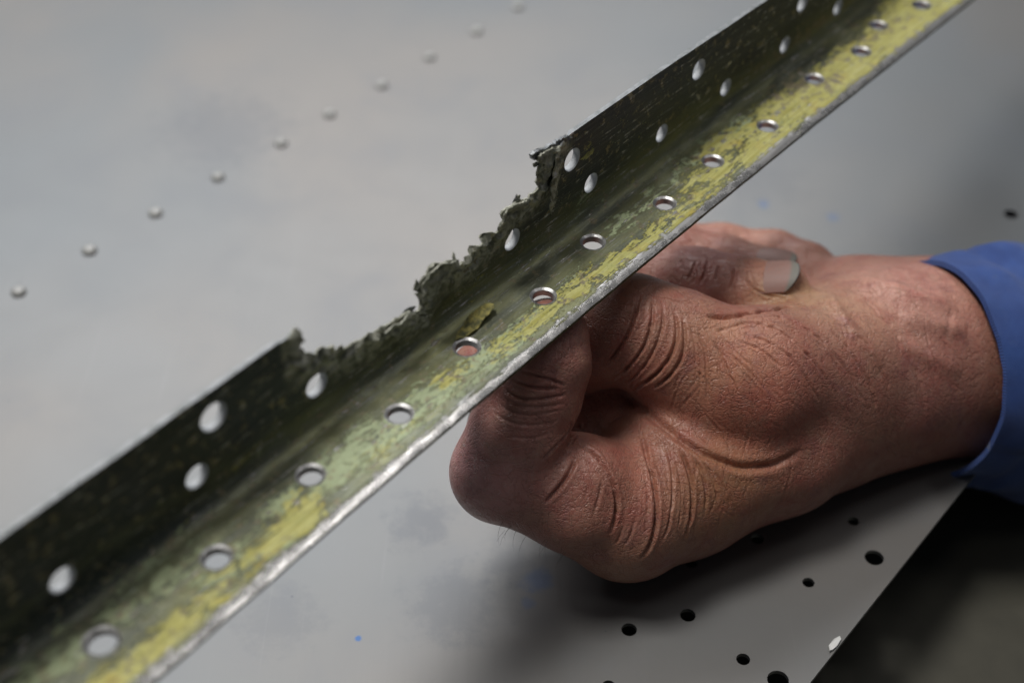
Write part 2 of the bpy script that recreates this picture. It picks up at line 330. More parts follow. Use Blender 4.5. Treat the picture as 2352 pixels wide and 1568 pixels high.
for s in np.arange(S1, ts1+.1, -.12): out.append((s, float(np.interp(s, txs, tts))))
out += tear2[::-1]
for s in np.arange(ts0-.12, S0, -.12): out.append((s, float(np.interp(s, txs, tts))))
out.append((S0, tts[0]))
for t in np.arange(tts[0]-.12, bts[0]+.1, -.15): out.append((S0, t))
holesA = [(233, 1472, .29), (497, 1280, .27), (713, 1090, .265), (917, 950, .265), (1072, 797, .27), (1248, 680, .265), (1362, 556, .265), (1527, 467, .25), (1637, 370, .25), (1763, 290, .25), (1870, 181, .24), (1978, 119, .25), (2017, 59, .24), (2117, 12, .25)]
holesB = [(143, 1331, .235), (452, 1094, .235), (490, 957, .27), (727, 884, .25), (1176, 550, .235), (1357, 420, .22), (1314, 367, .25), (1520, 306, .21), (1667, 201, .21), (1605, 160, .24), (1803, 103, .21), (1925, 16, .21), (1844, 5, .24)]
H = []
for (x, y, r) in holesA: s, t = inv(x, y, 'A'); H.append((s, t, r, 'A'))
for (x, y, r) in holesB: s, t = inv(x, y, 'B'); H.append((s, t, r, 'B'))
h2 = [(s, t, (r, r), 28) for (s, t, r, _) in H]
inner = []
for s in np.arange(S0+.05, S1-.05, .1):
    b = float(np.interp(s, bxs, bts))
    for dt in (.03, .06, .09, .12, .16, .2, .25, .3): inner.append((s, b+dt))
for s in np.arange(S0+.1, S1-.05, .14):
    b = float(np.interp(s, bxs, bts)); tp = float(np.interp(s, txs, tts))
    for t in np.arange(b+.40, tp-.06, .13): inner.append((s+random.uniform(-.03, .03), t+random.uniform(-.02, .02)))
tarr = np.array(tear2)
for s in np.arange(ts0-.3, ts1+.4, .05):
    j = np.argmin(np.abs(tarr[:, 0]-s)); tt = tarr[j, 1]
    for t in np.arange(tt-1.0, max(tt, 0)+.9, .05): inner.append((s+random.uniform(-.015, .015), t+random.uniform(-.015, .015)))
inner = [p for p in inner if p[1] > np.interp(p[0], bxs, bts)+.025]
v2, f2 = plate2d(out, h2, inner)
def torn_amount(v):
    d = np.full(len(v), 9.)
    for a in tarr: d = np.minimum(d, np.hypot(v[:, 0]-a[0], (v[:, 1]-a[1])))
    return d
dT = torn_amount(v2)
front, back, UV = [], [], []
at = {k: np.zeros(len(v2)) for k in ('yellow', 'mint', 'bare', 'dark', 'tan', 'torn', 'dust')}
blobs = []   # surviving paint, by place on the bar: (px,py, half length along, half width across, amount, kind)
def bl(kind, px, py, a, b, w): s, t = inv(px, py); blobs.append((kind, s, t, a*(1.25 if kind in ('mint', 'yellow') else 1), b*(1.35 if kind in ('mint', 'yellow') else 1), w))
for q in ((60, 1560, 2.2, .35, .6), (330, 1350, 1.3, .35, .72), (430, 1300, .7, .25, .6), (560, 1290, 1.2, .35, .62), (640, 1150, .8, .22, .6), (620, 1075, .35, .10, .62), (800, 1050, 1.6, .38, .85), (905, 985, 1.2, .3, .9), (1010, 900, 1.4, .36, .8), (1150, 800, 1.0, .3, .75), (1210, 745, .8, .22, .8), (1330, 640, .5, .25, .6), (1330, 480, .4, .2, .5), (1440, 500, .8, .2, .74), (1520, 430, .8, .2, .6), (1600, 350, .8, .3, .6), (1820, 260, .8, .35, .6), (1700, 290, .7, .3, .6)): bl('mint', *q)
for q in ((300, 1530, 2.2, .26, .8), (600, 1270, 1.0, .3, .62), (680, 1190, .6, .3, .8), (560, 1120, .3, .08, .6), (900, 1010, .8, .2, .45), (1040, 860, .6, .2, .6), (1250, 720, 1.6, .2, .8), (1400, 610, 1.5, .24, .76), (1480, 560, 1.3, .22, .72), (1560, 500, 1.2, .3, .72), (1650, 400, 1.4, .38, .76), (1660, 330, 1.0, .3, .85), (1720, 300, .9, .3, .8), (1800, 250, 1.2, .4, .85), (1760, 330, 1.2, .4, .9), (1860, 230, 1.4, .42, .95), (1770, 250, .8, .25, .8), (1960, 150, 1.8, .5, 1.1), (2100, 50, 2.5, .6, 1.2), (2200, -60, 3, .8, 1.2), (1350, 352, .2, .10, .7)): bl('yellow', *q)
for q in ((2000, 20, 2.5, .12, .75), (1880, 90, 1.6, .14, .8), (1790, 160, .9, .15, .6), (1830, 200, .9, .35, .7), (1900, 190, .6, .3, .6), (2020, 80, 1.5, .2, .5)): bl('tan', *q)
for q in ((150, 1200, 6, 1.4, 1.), (400, 1020, 3.0, 1.1, 1.), (150, 1420, 3.5, .5, 1.), (550, 930, 1.5, .8, .7), (420, 1230, 1.5, .3, .6), (1500, 280, 4, .6, .6), (1750, 60, 5, .9, .95), (1600, 220, 2, .5, .7)): bl('dark', *q)
for q in ((1120, 640, 2.2, 1.0, 1.), (1250, 600, 2.0, .8, .9), (900, 860, 2, .7, .7), (1050, 760, 1.5, .6, .8), (1320, 700, 2.5, .3, .5)): bl('dust', *q)
for (kind, s, t, a, b, w) in blobs: at[kind] = np.maximum(at[kind], w*np.exp(-(((v2[:, 0]-s)/a)**2+((v2[:, 1]-t)/b)**2)**1.3))
for i, (s, t) in enumerate(v2):
    p, nn = sec(s, t); be = t-float(np.interp(s, bxs, bts)); top = float(np.interp(s, txs, tts))-t
    roll = (.075+.012*mn.noise(Vector((s*2., 0, 9))))*max(0, 1-be/.26)**2
    w = max(0, 1-dT[i]/.75)**1.1 if ts0-.4 < s < ts1+.5 else 0.
    # a crumpled, exfoliating band along the tear
    cr = 0.
    if w > 0:
        q = Vector((s*1.7, t*3.2, 0)); cr = w*(.16*abs(mn.noise(q*.8))+.13*(mn.noise(q*2.1)+.1)+.045*mn.noise(q*4.5)+.02*mn.noise(q*11))
    if w > 0 and t > Q: cr += .25*w*w*mn.noise(Vector((s*.9, 7, 2)))
    q = Vector((s*1.1, t*1.1, 5)); und = .012*mn.noise(q)+.006*mn.noise(q*3.1)
    at['torn'][i] = min(1, w*1.5) if w > 0 else 0
    at['bare'][i] = max(0, min(1.1, 1.75-be/.155-.40*(.5+.5*mn.noise(Vector((s*.5, 1, 1))))))
    if t > .25: at['dark'][i] = max(at['dark'][i], min(1, (t-.2)*1.6))
    at['mint'][i] *= min(1, be/.2); UV.append((s, t))
    front.append(p+nn*(und+cr)-nn*roll); back.append(p+nn*(cr*.8-TH*(1-.78*min(1, w*1.4))*(1-.3*min(1, max(0, t)))))
n = len(v2); vs = front+back
fs = [tuple(t) for t in f2]+[tuple(t[::-1]+n) for t in f2]; mi = [0]*len(fs)
hc = np.array([(a[0], a[1]) for a in H]); hr = np.array([a[2] for a in H])
for a, b in boundary(f2):
    mpt = (v2[a]+v2[b])/2; dh = np.abs(np.hypot(hc[:, 0]-mpt[0], hc[:, 1]-mpt[1])-hr).min()
    if dh < .01: continue             # the holes are closed by their rims
    fs.append((b, a, a+n, b+n))
    if dT[a] < .03: mi.append(2)
    elif mpt[1] < -Q: mi.append(3)
    else: mi.append(1)
bar = empty('angle_bar', tuple((b0+bD*14)*CM)); tag(bar, 'corroded aluminium angle bar with torn upper flange and peeling yellow primer held in the hand', 'metal bar')
bme = mesh('bar_body', vs, fs, [M_br, M_edge, M_tornedge, M_oliveedge], True, 38, mi)
uvl = bme.uv_layers.new(name='st'); li = np.zeros(len(bme.loops), int); bme.loops.foreach_get('vertex_index', li); uva = np.array(UV+UV)
uvl.data.foreach_set('uv', uva[li].astype('f4').ravel())
for k, a in at.items():
    x = bme.attributes.new(k, 'FLOAT', 'POINT'); x.data.foreach_set('value', np.concatenate([a, a]).astype('f4'))
child_fix(link('bar_body', bme), bar)
# hole rims: bare countersunk metal rings, one per hole
M_rim2 = mat_plain('dull_cut_metal', (.44, .46, .49), (.56, .58, .60), 12, .6, .1)
def ring(name, ro, ri, th, n=28):
    pr = [(ro, .004), (ro-.006, .004), (ri+.004, -.024 if ro-ri > .03 else -.02), (ri, -.032 if ro-ri > .03 else -.03), (ri, -th-.003), (ro, -th-.003)]
    vs = []; fs = []
    for i in range(n):
        a = 2*math.pi*i/n; jit = 1+.012*mn.noise(Vector((math.cos(a)*3, math.sin(a)*3, ro*9)))
        for (r, z) in pr: vs.append((r*jit*math.cos(a), r*jit*math.sin(a), z))
    m = len(pr)
    for i in range(n):
        j = (i+1) % n
        for k in range(m-1): fs.append((i*m+k, j*m+k, j*m+k+1, i*m+k+1)[::-1])
    me = mesh(name, vs, fs, [M_rim if ro-ri > .03 else M_rim2], True, 25); return me
rc = {}
for (s, t, r, sd) in H:
    key = (round(r, 3), sd)
    if key not in rc: rc[key] = ring('hole_rim', r+.002, r-(.06 if sd == 'A' else .022), TH)
    p, nn = sec(s, t); o = link('hole_rim', rc[key])
    x = bD; y = np.cross(nn, x); Mx = Matrix(((x[0], y[0], nn[0], p[0]*CM), (x[1], y[1], nn[1], p[1]*CM), (x[2], y[2], nn[2], p[2]*CM), (0, 0, 0, 1)))
    o.matrix_world = Mx; child_fix(o, bar)
# loose crumpled pieces that stand off the torn edge
def flap(name, pts, side, mat, lift, th=.03, seed=0, parent=bar, label=None, dens=.035):
    st = [inv(x, y, side) for (x, y) in pts]; a = np.array(st); lo, hi = a.min(0), a.max(0)
    out2 = []
    for i in range(len(st)):
        p, q = st[i], st[(i+1) % len(st)]; L = math.hypot(q[0]-p[0], q[1]-p[1]); m = max(1, int(L/dens))
        for k in range(m): out2.append((p[0]+(q[0]-p[0])*k/m+random.uniform(-.25, .25)*dens*(k > 0), p[1]+(q[1]-p[1])*k/m+random.uniform(-.25, .25)*dens*(k > 0)))
    g = [(x+random.uniform(-.3, .3)*dens, y+random.uniform(-.3, .3)*dens) for x in np.arange(lo[0], hi[0], dens) for y in np.arange(lo[1], hi[1], dens)]
    vv, ff = plate2d(out2, [], g); fr, bk = [], []
    for (s, t) in vv:
        p, nn = sec(s, t); u = (s-lo[0])/(hi[0]-lo[0]); w = (t-lo[1])/(hi[1]-lo[1]+1e-6)
        q = Vector((s*3, t*3, seed)); h = lift(u, w)+.06*mn.noise(q*1.6)+.045*mn.noise(q*3.7)+.02*mn.noise(q*9)
        fr.append(p+nn*h); bk.append(p+nn*(h-th))
    m = len(vv); fs = [tuple(t) for t in ff]+[tuple(t[::-1]+m) for t in ff]+[(y, x, x+m, y+m) for x, y in boundary(ff)]
    me = mesh(name, fr+bk, fs, [mat], True, 45)
    uvl = me.uv_layers.new(name='st'); li = np.zeros(len(me.loops), int); me.loops.foreach_get('vertex_index', li); uvl.data.foreach_set('uv', np.concatenate([vv, vv])[li].astype('f4').ravel())
    o = link(name, me)
    x = me.attributes.new('torn', 'FLOAT', 'POINT'); x.data.foreach_set('value', [.9]*(2*m))
    child_fix(o, parent)
    if label: o['label'] = label
    return o
flap('torn_layer', [(1278, 331), (1286, 345), (1285, 372), (1277, 410), (1262, 450), (1250, 488), (1244, 470), (1250, 430), (1257, 390), (1262, 360), (1268, 338)], 'B', M_br, lambda u, w: .06+.14*(1-u), .03, 1, label='crumpled grey layer split off beside the upper torn corner')
flap('torn_layer', [(1222, 352), (1236, 346), (1264, 335), (1272, 334), (1262, 362), (1255, 395), (1245, 425), (1238, 400), (1240, 372), (1228, 370)], 'B', M_tornedge, lambda u, w: .05+.08*w, .03, 4)
flap('torn_layer', [(960, 650), (975, 617), (1000, 598), (1038, 593), (1046, 606), (1020, 630), (1000, 660), (985, 700), (975, 722), (955, 735), (945, 722), (968, 705), (962, 688)], 'B', M_tornedge, lambda u, w: .03+.12*w, .03, 7)
flap('torn_layer', [(870, 756), (900, 733), (936, 712), (960, 722), (985, 718), (978, 742), (950, 765), (915, 770), (888, 764)], 'B', M_tornedge, lambda u, w: .05+.10*w, .03, 12)
flap('torn_layer', [(1145, 482), (1168, 464), (1198, 454), (1212, 470), (1200, 490), (1180, 520), (1160, 535), (1140, 528)], 'B', M_tornedge, lambda u, w: .03+.12*w, .03, 17)
flap('torn_layer', [(1215, 353), (1222, 345), (1250, 337), (1300, 312), (1312, 314), (1285, 334), (1252, 352), (1230, 368), (1218, 364)], 'B', M_edge, lambda u, w: .02+.05*w, .07, 31, label='grey folded sliver overhanging the break at the upper torn corner')
flap('paint_flake', [(1046, 786), (1048, 772), (1062, 748), (1072, 735), (1088, 722), (1108, 713), (1124, 710), (1134, 712), (1136, 722), (1118, 738), (1104, 752), (1088, 768), (1066, 776)], 'A', M_flake, lambda u, w: .02+.16*u**1.5, .02, 23, label='curled yellow paint flake lifting beside a hole', dens=.05)

# thin jagged slivers standing along the break
sv, sf, smi = [], [], []
rs = random.Random(5); L_ = len(tear2)
for k_ in range(12):
    j = rs.randrange(3, L_-3); a, b = tear2[j-2], tear2[j+2]; ta = math.atan2(b[1]-a[1], b[0]-a[0]); s0, t0 = tear2[j]
    iv = int(np.argmin(np.hypot(v2[:, 0]-s0, v2[:, 1]-t0))); ln = rs.uniform(.05, .15); wd = rs.uniform(.07, .17); an = ta+math.pi/2+rs.gauss(.1, .25)
    nn = sec(s0, t0)[1]; p0 = front[iv]; ax_ = bD*math.cos(an)+np.array([0, 0, 1.])*math.sin(an); sd_ = np.cross(nn, ax_); tl = rs.gauss(.1, .35); ax_ = ax_*math.cos(tl)+nn*math.sin(tl)
    o0 = p0-ax_*.06-nn*rs.uniform(0, .03); m = 7; ring_ = []
    for q in range(m):
        th = 2*math.pi*q/m; ring_.append(o0+ax_*((ln+.05)*.5*(1-math.cos(th))*rs.uniform(.75, 1.25))+sd_*(wd*math.sin(th)*rs.uniform(.5, 1.3))+nn*rs.uniform(-.012, .012))
    nrm = np.cross(ax_, sd_)
    b0_ = len(sv); sv += ring_+[p-nrm*.014 for p in ring_]
    sf.append(tuple(range(b0_, b0_+m))); sf.append(tuple(range(b0_+2*m-1, b0_+m-1, -1)))
    for q in range(m): sf.append((b0_+q, b0_+m+q, b0_+m+(q+1) % m, b0_+(q+1) % m))
    smi += [1 if rs.random() < .25 else 0]*(m+2)
so_ = child_fix(link('torn_slivers', mesh('torn_slivers', sv, sf, [M_tornedge, M_edge], False, None, smi)), bar); so_['kind'] = 'stuff'

# ------------------------------------------------------------------ the hand
prims = []     # (point a, point b, ra, rb, blend)
def chain(pts, k, kin=None):
    w = [(P(x, y, d), r) for (x, y, d, r) in pts]
    for i in range(len(w)-1): prims.append((w[i][0], w[i+1][0], w[i][1], w[i+1][1], k if i == 0 else (kin or k)))
# forearm, wrist, palm (px, py, depth, radius cm)
chain([(2520, 850, 35.4, 2.5), (2300, 835, 34.0, 2.3), (2130, 828, 33.2, 2.20), (2000, 850, 32.6, 2.25), (1850, 905, 31.9, 2.2), (1700, 985, 31.2, 1.95)], .5)
chain([(2130, 770, 34.3, 1.9), (1960, 790, 33.9, 2.0), (1820, 862, 33.3, 1.75), (1650, 930, 33.0, 1.5)], .5)      # ulnar side of palm
chain([(1700, 985, 31.2, 1.95), (1560, 1090, 30.3, 1.7), (1440, 1170, 29.5, 1.42)], .5)                     # to index knuckle
chain([(1640, 1010, 32.0, 1.6), (1440, 1000, 32.4, 1.25), (1370, 990, 32.3, 1.1)], .4)                                             # floor of the palm
chain([(1285, 930, 31.5, 1.0), (1440, 935, 31.5, 1.25), (1560, 960, 31.5, 1.3)], .3)
chain([(1425, 985, 31.8, 1.3), (1440, 860, 32.6, 1.1), (1450, 740, 33.6, .9)], .4)
# thenar and thumb
chain([(1900, 850, 31.0, 1.55), (1720, 872, 29.9, 1.48), (1655, 862, 29.7, 1.32), (1550, 800, 29.6, 1.18), (1450, 755, 29.55, 1.10)], .45, .4)
chain([(1450, 755, 29.55, 1.10), (1340, 785, 29.9, 1.0), (1220, 832, 29.9, .93), (1125, 865, 29.8, .86)], .3)
chain([(1800, 1040, 30.6, 1.3), (1640, 1080, 30.0, 1.1), (1560, 1080, 29.6, 1.0)], .5)                      # web
# index
chain([(1440, 1170, 29.3, 1.42), (1330, 1135, 28.9, 1.18), (1155, 1080, 28.35, 1.02)], .3)
chain([(1150, 1085, 28.35, 1.02), (1190, 985, 28.0, .96), (1228, 905, 27.9, .93)], .12)
chain([(1228, 905, 27.9, .93), (1252, 830, 27.75, .90), (1262, 775, 27.8, .78)], .12)
chain([(1340, 1110, 28.5, .92), (1325, 1170, 28.4, .8)], .25)                                             # pad of the folded index
# middle finger (nail towards the camera, tip towards the wrist)
chain([(1450, 648, 33.0, .86), (1500, 648, 32.7, .90), (1600, 665, 32.1, .92), (1700, 679, 31.7, .86), (1790, 674, 31.35, .68)], .04, .25)
# ring finger
chain([(1465, 580, 34.7, .72), (1560, 590, 34.3, .74), (1660, 610, 33.8, .70), (1780, 632, 33.2, .60)], .04, .25)
# little finger / ulnar border arc
chain([(1470, 562, 36.2, .58), (1540, 563, 36.0, .60), (1660, 572, 35.7, .60), (1780, 590, 35.3, .62), (1850, 622, 34.8, .66), (1885, 680, 34.3, .75), (1900, 760, 34.0, .9)], .12, .3)
allp = np.array([p for a, b, ra, rb, k in prims for p in (a-ra, b-rb, a+ra, b+rb)]); lo = allp.min(0)-.35; hi = allp.max(0)+.35
hi[0] = min(hi[0], P(2330, 830, 34)[0]); G = .046
N = np.ceil((hi-lo)/G).astype(int)+1
F3 = np.full(N, 4., 'f4'); ax = [lo[i]+G*np.arange(N[i]) for i in range(3)]
for (a, b, ra, rb, k) in prims:
    m = max(ra, rb)+k+.35; l = np.minimum(a, b)-m; h = np.maximum(a, b)+m
    i0 = np.maximum(0, ((l-lo)/G).astype(int)); i1 = np.minimum(N, ((h-lo)/G).astype(int)+2)
    X, Y, Z = np.meshgrid(*[ax[j][i0[j]:i1[j]].astype('f4') for j in range(3)], indexing='ij')
    ba = b-a; L2 = float(ba@ba); hh = np.clip(((X-a[0])*ba[0]+(Y-a[1])*ba[1]+(Z-a[2])*ba[2])/L2, 0, 1)
    d = np.sqrt((X-a[0]-hh*ba[0])**2+(Y-a[1]-hh*ba[1])**2+(Z-a[2]-hh*ba[2])**2)-(ra+(rb-ra)*hh)
    sl = tuple(slice(i0[j], i1[j]) for j in range(3)); c = F3[sl]
    hk = np.maximum(k-np.abs(c-d), 0)/k; F3[sl] = np.minimum(c, d)-hk*hk*k*.25
# keep the hand clear of the sheet below and of the bar above
Z = ax[2][None, None, :].astype('f4'); F3 = np.maximum(F3, .04-Z)
F3[:, :, 0] = 1; F3[0] = 1; F3[-1] = 1; F3[:, 0] = 1; F3[:, -1] = 1
def nets(F, lo, G):
    ins = F < 0; c = ins[:-1, :-1, :-1]; cnt = np.zeros(c.shape, 'i1'); offs = [(i, j, k) for i in (0, 1) for j in (0, 1) for k in (0, 1)]
    sl = lambda o, A: A[o[0]:A.shape[0]-1+o[0], o[1]:A.shape[1]-1+o[1], o[2]:A.shape[2]-1+o[2]]
    for o in offs: cnt += sl(o, ins)
    act = (cnt > 0) & (cnt < 8); idx = -np.ones(act.shape, 'i4'); n = int(act.sum()); idx[act] = np.arange(n)
    I = np.argwhere(act); vals = {o: F[I[:, 0]+o[0], I[:, 1]+o[1], I[:, 2]+o[2]] for o in offs}
    acc = np.zeros((n, 3)); num = np.zeros(n)
    for a in offs:
        for axn in range(3):
            if a[axn]: continue
            b = tuple(1 if q == axn else a[q] for q in range(3)); va, vb = vals[a], vals[b]; m = (va < 0) != (vb < 0)
            t = np.where(m, va/(va-vb+1e-12), 0); p = np.tile(np.array(a, float), (n, 1)); p[:, axn] += t; acc += p*m[:, None]; num += m
    V = (I+acc/num[:, None])*G+lo; Q4 = []
    for axn in range(3):
        o = [q for q in range(3) if q != axn]
        s0 = [slice(None)]*3; s1 = [slice(None)]*3; s0[axn] = slice(0, -1); s1[axn] = slice(1, None)
        A, B = ins[tuple(s0)], ins[tuple(s1)]; E = np.argwhere(A != B); E = E[(E[:, o[0]] > 0) & (E[:, o[1]] > 0) & (E[:, o[0]] < F.shape[o[0]]-1) & (E[:, o[1]] < F.shape[o[1]]-1)]
        fl = A[E[:, 0], E[:, 1], E[:, 2]]; q = []
        for (u, w) in ((-1, -1), (0, -1), (0, 0), (-1, 0)):
            e = E.copy(); e[:, o[0]] += u; e[:, o[1]] += w; q.append(idx[e[:, 0], e[:, 1], e[:, 2]])
        q = np.stack(q, 1); flip = fl if axn != 1 else ~fl; q[~flip] = q[~flip][:, ::-1]; Q4.append(q)
    return V, np.concatenate(Q4)
V, Q4 = nets(F3, lo, G)
tmp = bpy.data.meshes.new('hand_base'); tmp.from_pydata((V).tolist(), [], Q4.tolist()); to = bpy.data.objects.new('tmp', tmp); COL.objects.link(to)
sm = to.modifiers.new('s', 'SMOOTH'); sm.iterations = 6; sm.factor = .5
sb = to.modifiers.new('d', 'SUBSURF'); sb.levels = 1; sb.render_levels = 1
dg = bpy.context.evaluated_depsgraph_get(); dg.update(); me = bpy.data.meshes.new_from_object(to.evaluated_get(dg)); bpy.data.objects.remove(to); bpy.data.meshes.remove(tmp)
nv = len(me.vertices); V = np.zeros(nv*3, 'f4'); me.vertices.foreach_get('co', V); V = V.reshape(-1, 3).astype(float)
NN = np.zeros(nv*3, 'f4'); me.vertices.foreach_get('normal', NN); NN = NN.reshape(-1, 3).astype(float)
q = V-cC; dep = q@cF; PX = 1176+FPX*(q@cX)/dep; PY = 784-FPX*(q@cU)/dep
face = -(NN*(q/np.linalg.norm(q, axis=1)[:, None])).sum(1)
cell = {}; order = np.argsort(dep)
KX = (PX//8).astype(int); KY = (PY//8).astype(int)
for i in order:
    if face[i] > .05:
        kk = (KX[i], KY[i])
        if kk not in cell: cell[kk] = i
def pick(px, py):
    best = None
    for r in range(0, 5):
        for dx in range(-r, r+1):
            for dy in range(-r, r+1):
                i = cell.get((int(px//8)+dx, int(py//8)+dy))
                if i is not None:
                    d = math.hypot(PX[i]-px, PY[i]-py)
                    if best is None or d < best[0]: best = (d, i)
        if best: break
    return P(px, py, dep[best[1]]) if best else None
disp = np.zeros(nv)
def crease(pts, w, h, shoulder=.35, dmax=.5):
    if h > 0: w, h, shoulder = w*.62, h*.95, shoulder*.55
    # resample, drop onto the surface, then press a valley with raised shoulders along the 3-D line
    pts = np.array(pts, float); seg = np.hypot(*np.diff(pts, axis=0).T); L = np.concatenate([[0], np.cumsum(seg)]); m = max(4, int(L[-1]/14))
    u = np.linspace(0, L[-1], m)
    def sp(c):
        from_ = np.interp(u, L, pts[:, c]); return np.convolve(np.pad(from_, 2, 'edge'), [.1, .2, .4, .2, .1], 'valid')
    xs, ys = sp(0), sp(1); pp = [pick(x, y) for x, y in zip(xs, ys)]; ok = [p for p in pp if p is not None]
    if len(ok) < 2: return
    A = np.array(ok); l2 = A.min(0)-w*5; h2_ = A.max(0)+w*5
    sel = np.where(((V > l2) & (V < h2_)).all(1))[0]; X = V[sel]; best = np.full(len(sel), 9.); tt = np.zeros(len(sel))
    for i in range(len(A)-1):
        ba = A[i+1]-A[i]; L2 = ba@ba
        if L2 > 1.0: continue
        hh = np.clip(((X-A[i])@ba)/L2, 0, 1); d = np.linalg.norm(X-A[i]-hh[:, None]*ba, axis=1); m_ = d < best; best[m_] = d[m_]; tt[m_] = (i+hh[m_])/(len(A)-1)
    tap = np.clip(np.minimum(tt, 1-tt)/.22, 0, 1)**.7
    disp[sel] += tap*(-h*np.exp(-(best/w)**2)+shoulder*h*np.exp(-((best-2.3*w)/(1.3*w))**2))
C = crease
# index, finger-back and knuckle folds
for q_ in ([(1149, 885), (1170, 905), (1205, 920), (1260, 915), (1310, 905)], [(1170, 866), (1200, 885), (1240, 893), (1290, 892)], [(1190, 850), (1225, 862), (1270, 873), (1305, 890)]): C(q_, .05, .06)
for q_ in ([(1155, 910), (1190, 935), (1250, 935), (1305, 925)], [(1140, 925), (1180, 950), (1230, 955), (1300, 940)], [(1125, 940), (1170, 972), (1230, 978), (1290, 965)], [(1160, 1000), (1220, 1010), (1280, 990)]): C(q_, .045, .025)
C([(1325, 950), (1305, 1000), (1260, 1045), (1240, 1062)], .06, .07); C([(1340, 960), (1322, 1010), (1290, 1040)], .05, .04)
C([(1325, 1040), (1310, 1085), (1280, 1125), (1250, 1158)], .06, .11); C([(1322, 1012), (1355, 1030), (1384, 1060), (1405, 1095), (1417, 1132), (1418, 1180), (1400, 1233)], .06, .13)
C([(1470, 985), (1485, 1045), (1501, 1096), (1509, 1150), (1509, 1190), (1499, 1247), (1470, 1290)], .06, .14)
C([(1433, 1200), (1430, 1230), (1410, 1255)], .04, .03); C([(1460, 1180), (1455, 1220), (1430, 1262)], .04, .03)
C([(1385, 1090), (1380, 1130), (1362, 1190)], .05, .03); C([(1350, 1110), (1345, 1150)], .05, .02)
# web folds between index and thumb
for q_, w_, h_ in (([(1525, 1010), (1545, 1070), (1548, 1130), (1540, 1200), (1520, 1250)], .045, .06), ([(1558, 1025), (1582, 1075), (1592, 1120), (1590, 1180), (1575, 1240)], .055, .12), ([(1585, 1035), (1612, 1080), (1625, 1130), (1620, 1185)], .045, .07), ([(1610, 1050), (1645, 1110), (1650, 1160)], .04, .05), ([(1545, 1040), (1565, 1100), (1568, 1160), (1556, 1230)], .035, .035), ([(1640, 1080), (1672, 1130), (1680, 1170)], .04, .03), ([(1480, 1050), (1490, 1150), (1480, 1230)], .04, .02)): C(q_, w_, h_)
C([(1425, 900), (1480, 945), (1560, 1005), (1620, 1045), (1700, 1075), (1780, 1070), (1850, 1030)], .12, .12, .3)
# thumb joint folds
for q_, w_, h_ in (([(1470, 665), (1462, 720), (1438, 780), (1400, 830), (1385, 850)], .05, .10), ([(1500, 680), (1500, 740), (1480, 800), (1440, 850), (1400, 880)], .05, .09), ([(1522, 690), (1525, 740), (1510, 790), (1480, 845), (1425, 895)], .045, .06), ([(1548, 705), (1558, 760), (1545, 815), (1510, 860), (1450, 900)], .05, .10), ([(1568, 720), (1575, 775), (1570, 820), (1540, 865), (1485, 905)], .05, .09), ([(1600, 760), (1622, 800), (1624, 860), (1625, 930)], .045, .05), ([(1615, 745), (1650, 800), (1678, 870), (1700, 910)], .04, .05), ([(1640, 745), (1690, 810), (1740, 850)], .035, .03), ([(1600, 780), (1612, 830), (1606, 900)], .035, .03), ([(1585, 740), (1600, 800), (1598, 850)], .035, .03), ([(1640, 800), (1655, 860), (1660, 930)], .03, .03)): C(q_, w_, h_)
# palm folds running to the wrist
for q_, w_, h_ in (([(1690, 735), (1770, 745), (1830, 785), (1880, 840), (1920, 900)], .05, .06), ([(1700, 760), (1780, 790), (1830, 830), (1860, 880), (1890, 930)], .045, .05), ([(1720, 715), (1820, 730), (1890, 780), (1950, 850), (1985, 930)], .05, .05), ([(1690, 780), (1750, 800), (1800, 850)], .04, .035), ([(1880, 735), (1945, 790), (2000, 880), (2020, 960)], .05, .045), ([(1930, 740), (2000, 800), (2050, 900)], .05, .04), ([(1760, 735), (1850, 760), (1910, 815), (1950, 890)], .035, .03), ([(1660, 800), (1720, 850), (1760, 900)], .035, .025), ([(1980, 680), (2060, 760), (2110, 860), (2130, 960)], .07, .035), ([(2050, 700), (2120, 790), (2160, 900)], .07, .03), ([(2190, 700), (2178, 740), (2172, 790)], .12, .02)): C(q_, w_, h_)
C([(1640, 765), (1700, 742), (1760, 735), (1830, 742)], .05, .05)
# finger joint folds (middle and ring)
for q_ in ([(1600, 590), (1595, 620), (1575, 650)], [(1625, 588), (1625, 620), (1605, 655)], [(1648, 595), (1655, 625), (1640, 650)], [(1575, 580), (1560, 610), (1540, 625)], [(1680, 605), (1690, 640), (1670, 670)]): C(q_, .04, .05)
for q_ in ([(1585, 535), (1590, 560)], [(1620, 535), (1625, 565)], [(1860, 560), (1850, 600), (1870, 650)], [(1780, 545), (1776, 570)]): C(q_, .045, .04)
C([(1618, 727), (1662, 729), (1724, 714), (1800, 704), (1856, 688)], .08, .16, .1); C([(1722, 614), (1712, 640), (1724, 664), (1780, 684), (1836, 684)], .04, .05, .5)
# tendons and veins: long low swellings
def ridge(pts, w, h): C(pts, w, -h, 0)
ridge([(2200, 690), (2130, 690), (2040, 660), (1960, 640)], .3, .10); ridge([(2230, 760), (2150, 745), (2060, 720)], .22, .08); ridge([(2215, 860), (2140, 820), (2060, 790)], .2, .06); ridge([(1900, 660), (1930, 720), (1990, 790), (2030, 850)], .15, .07)
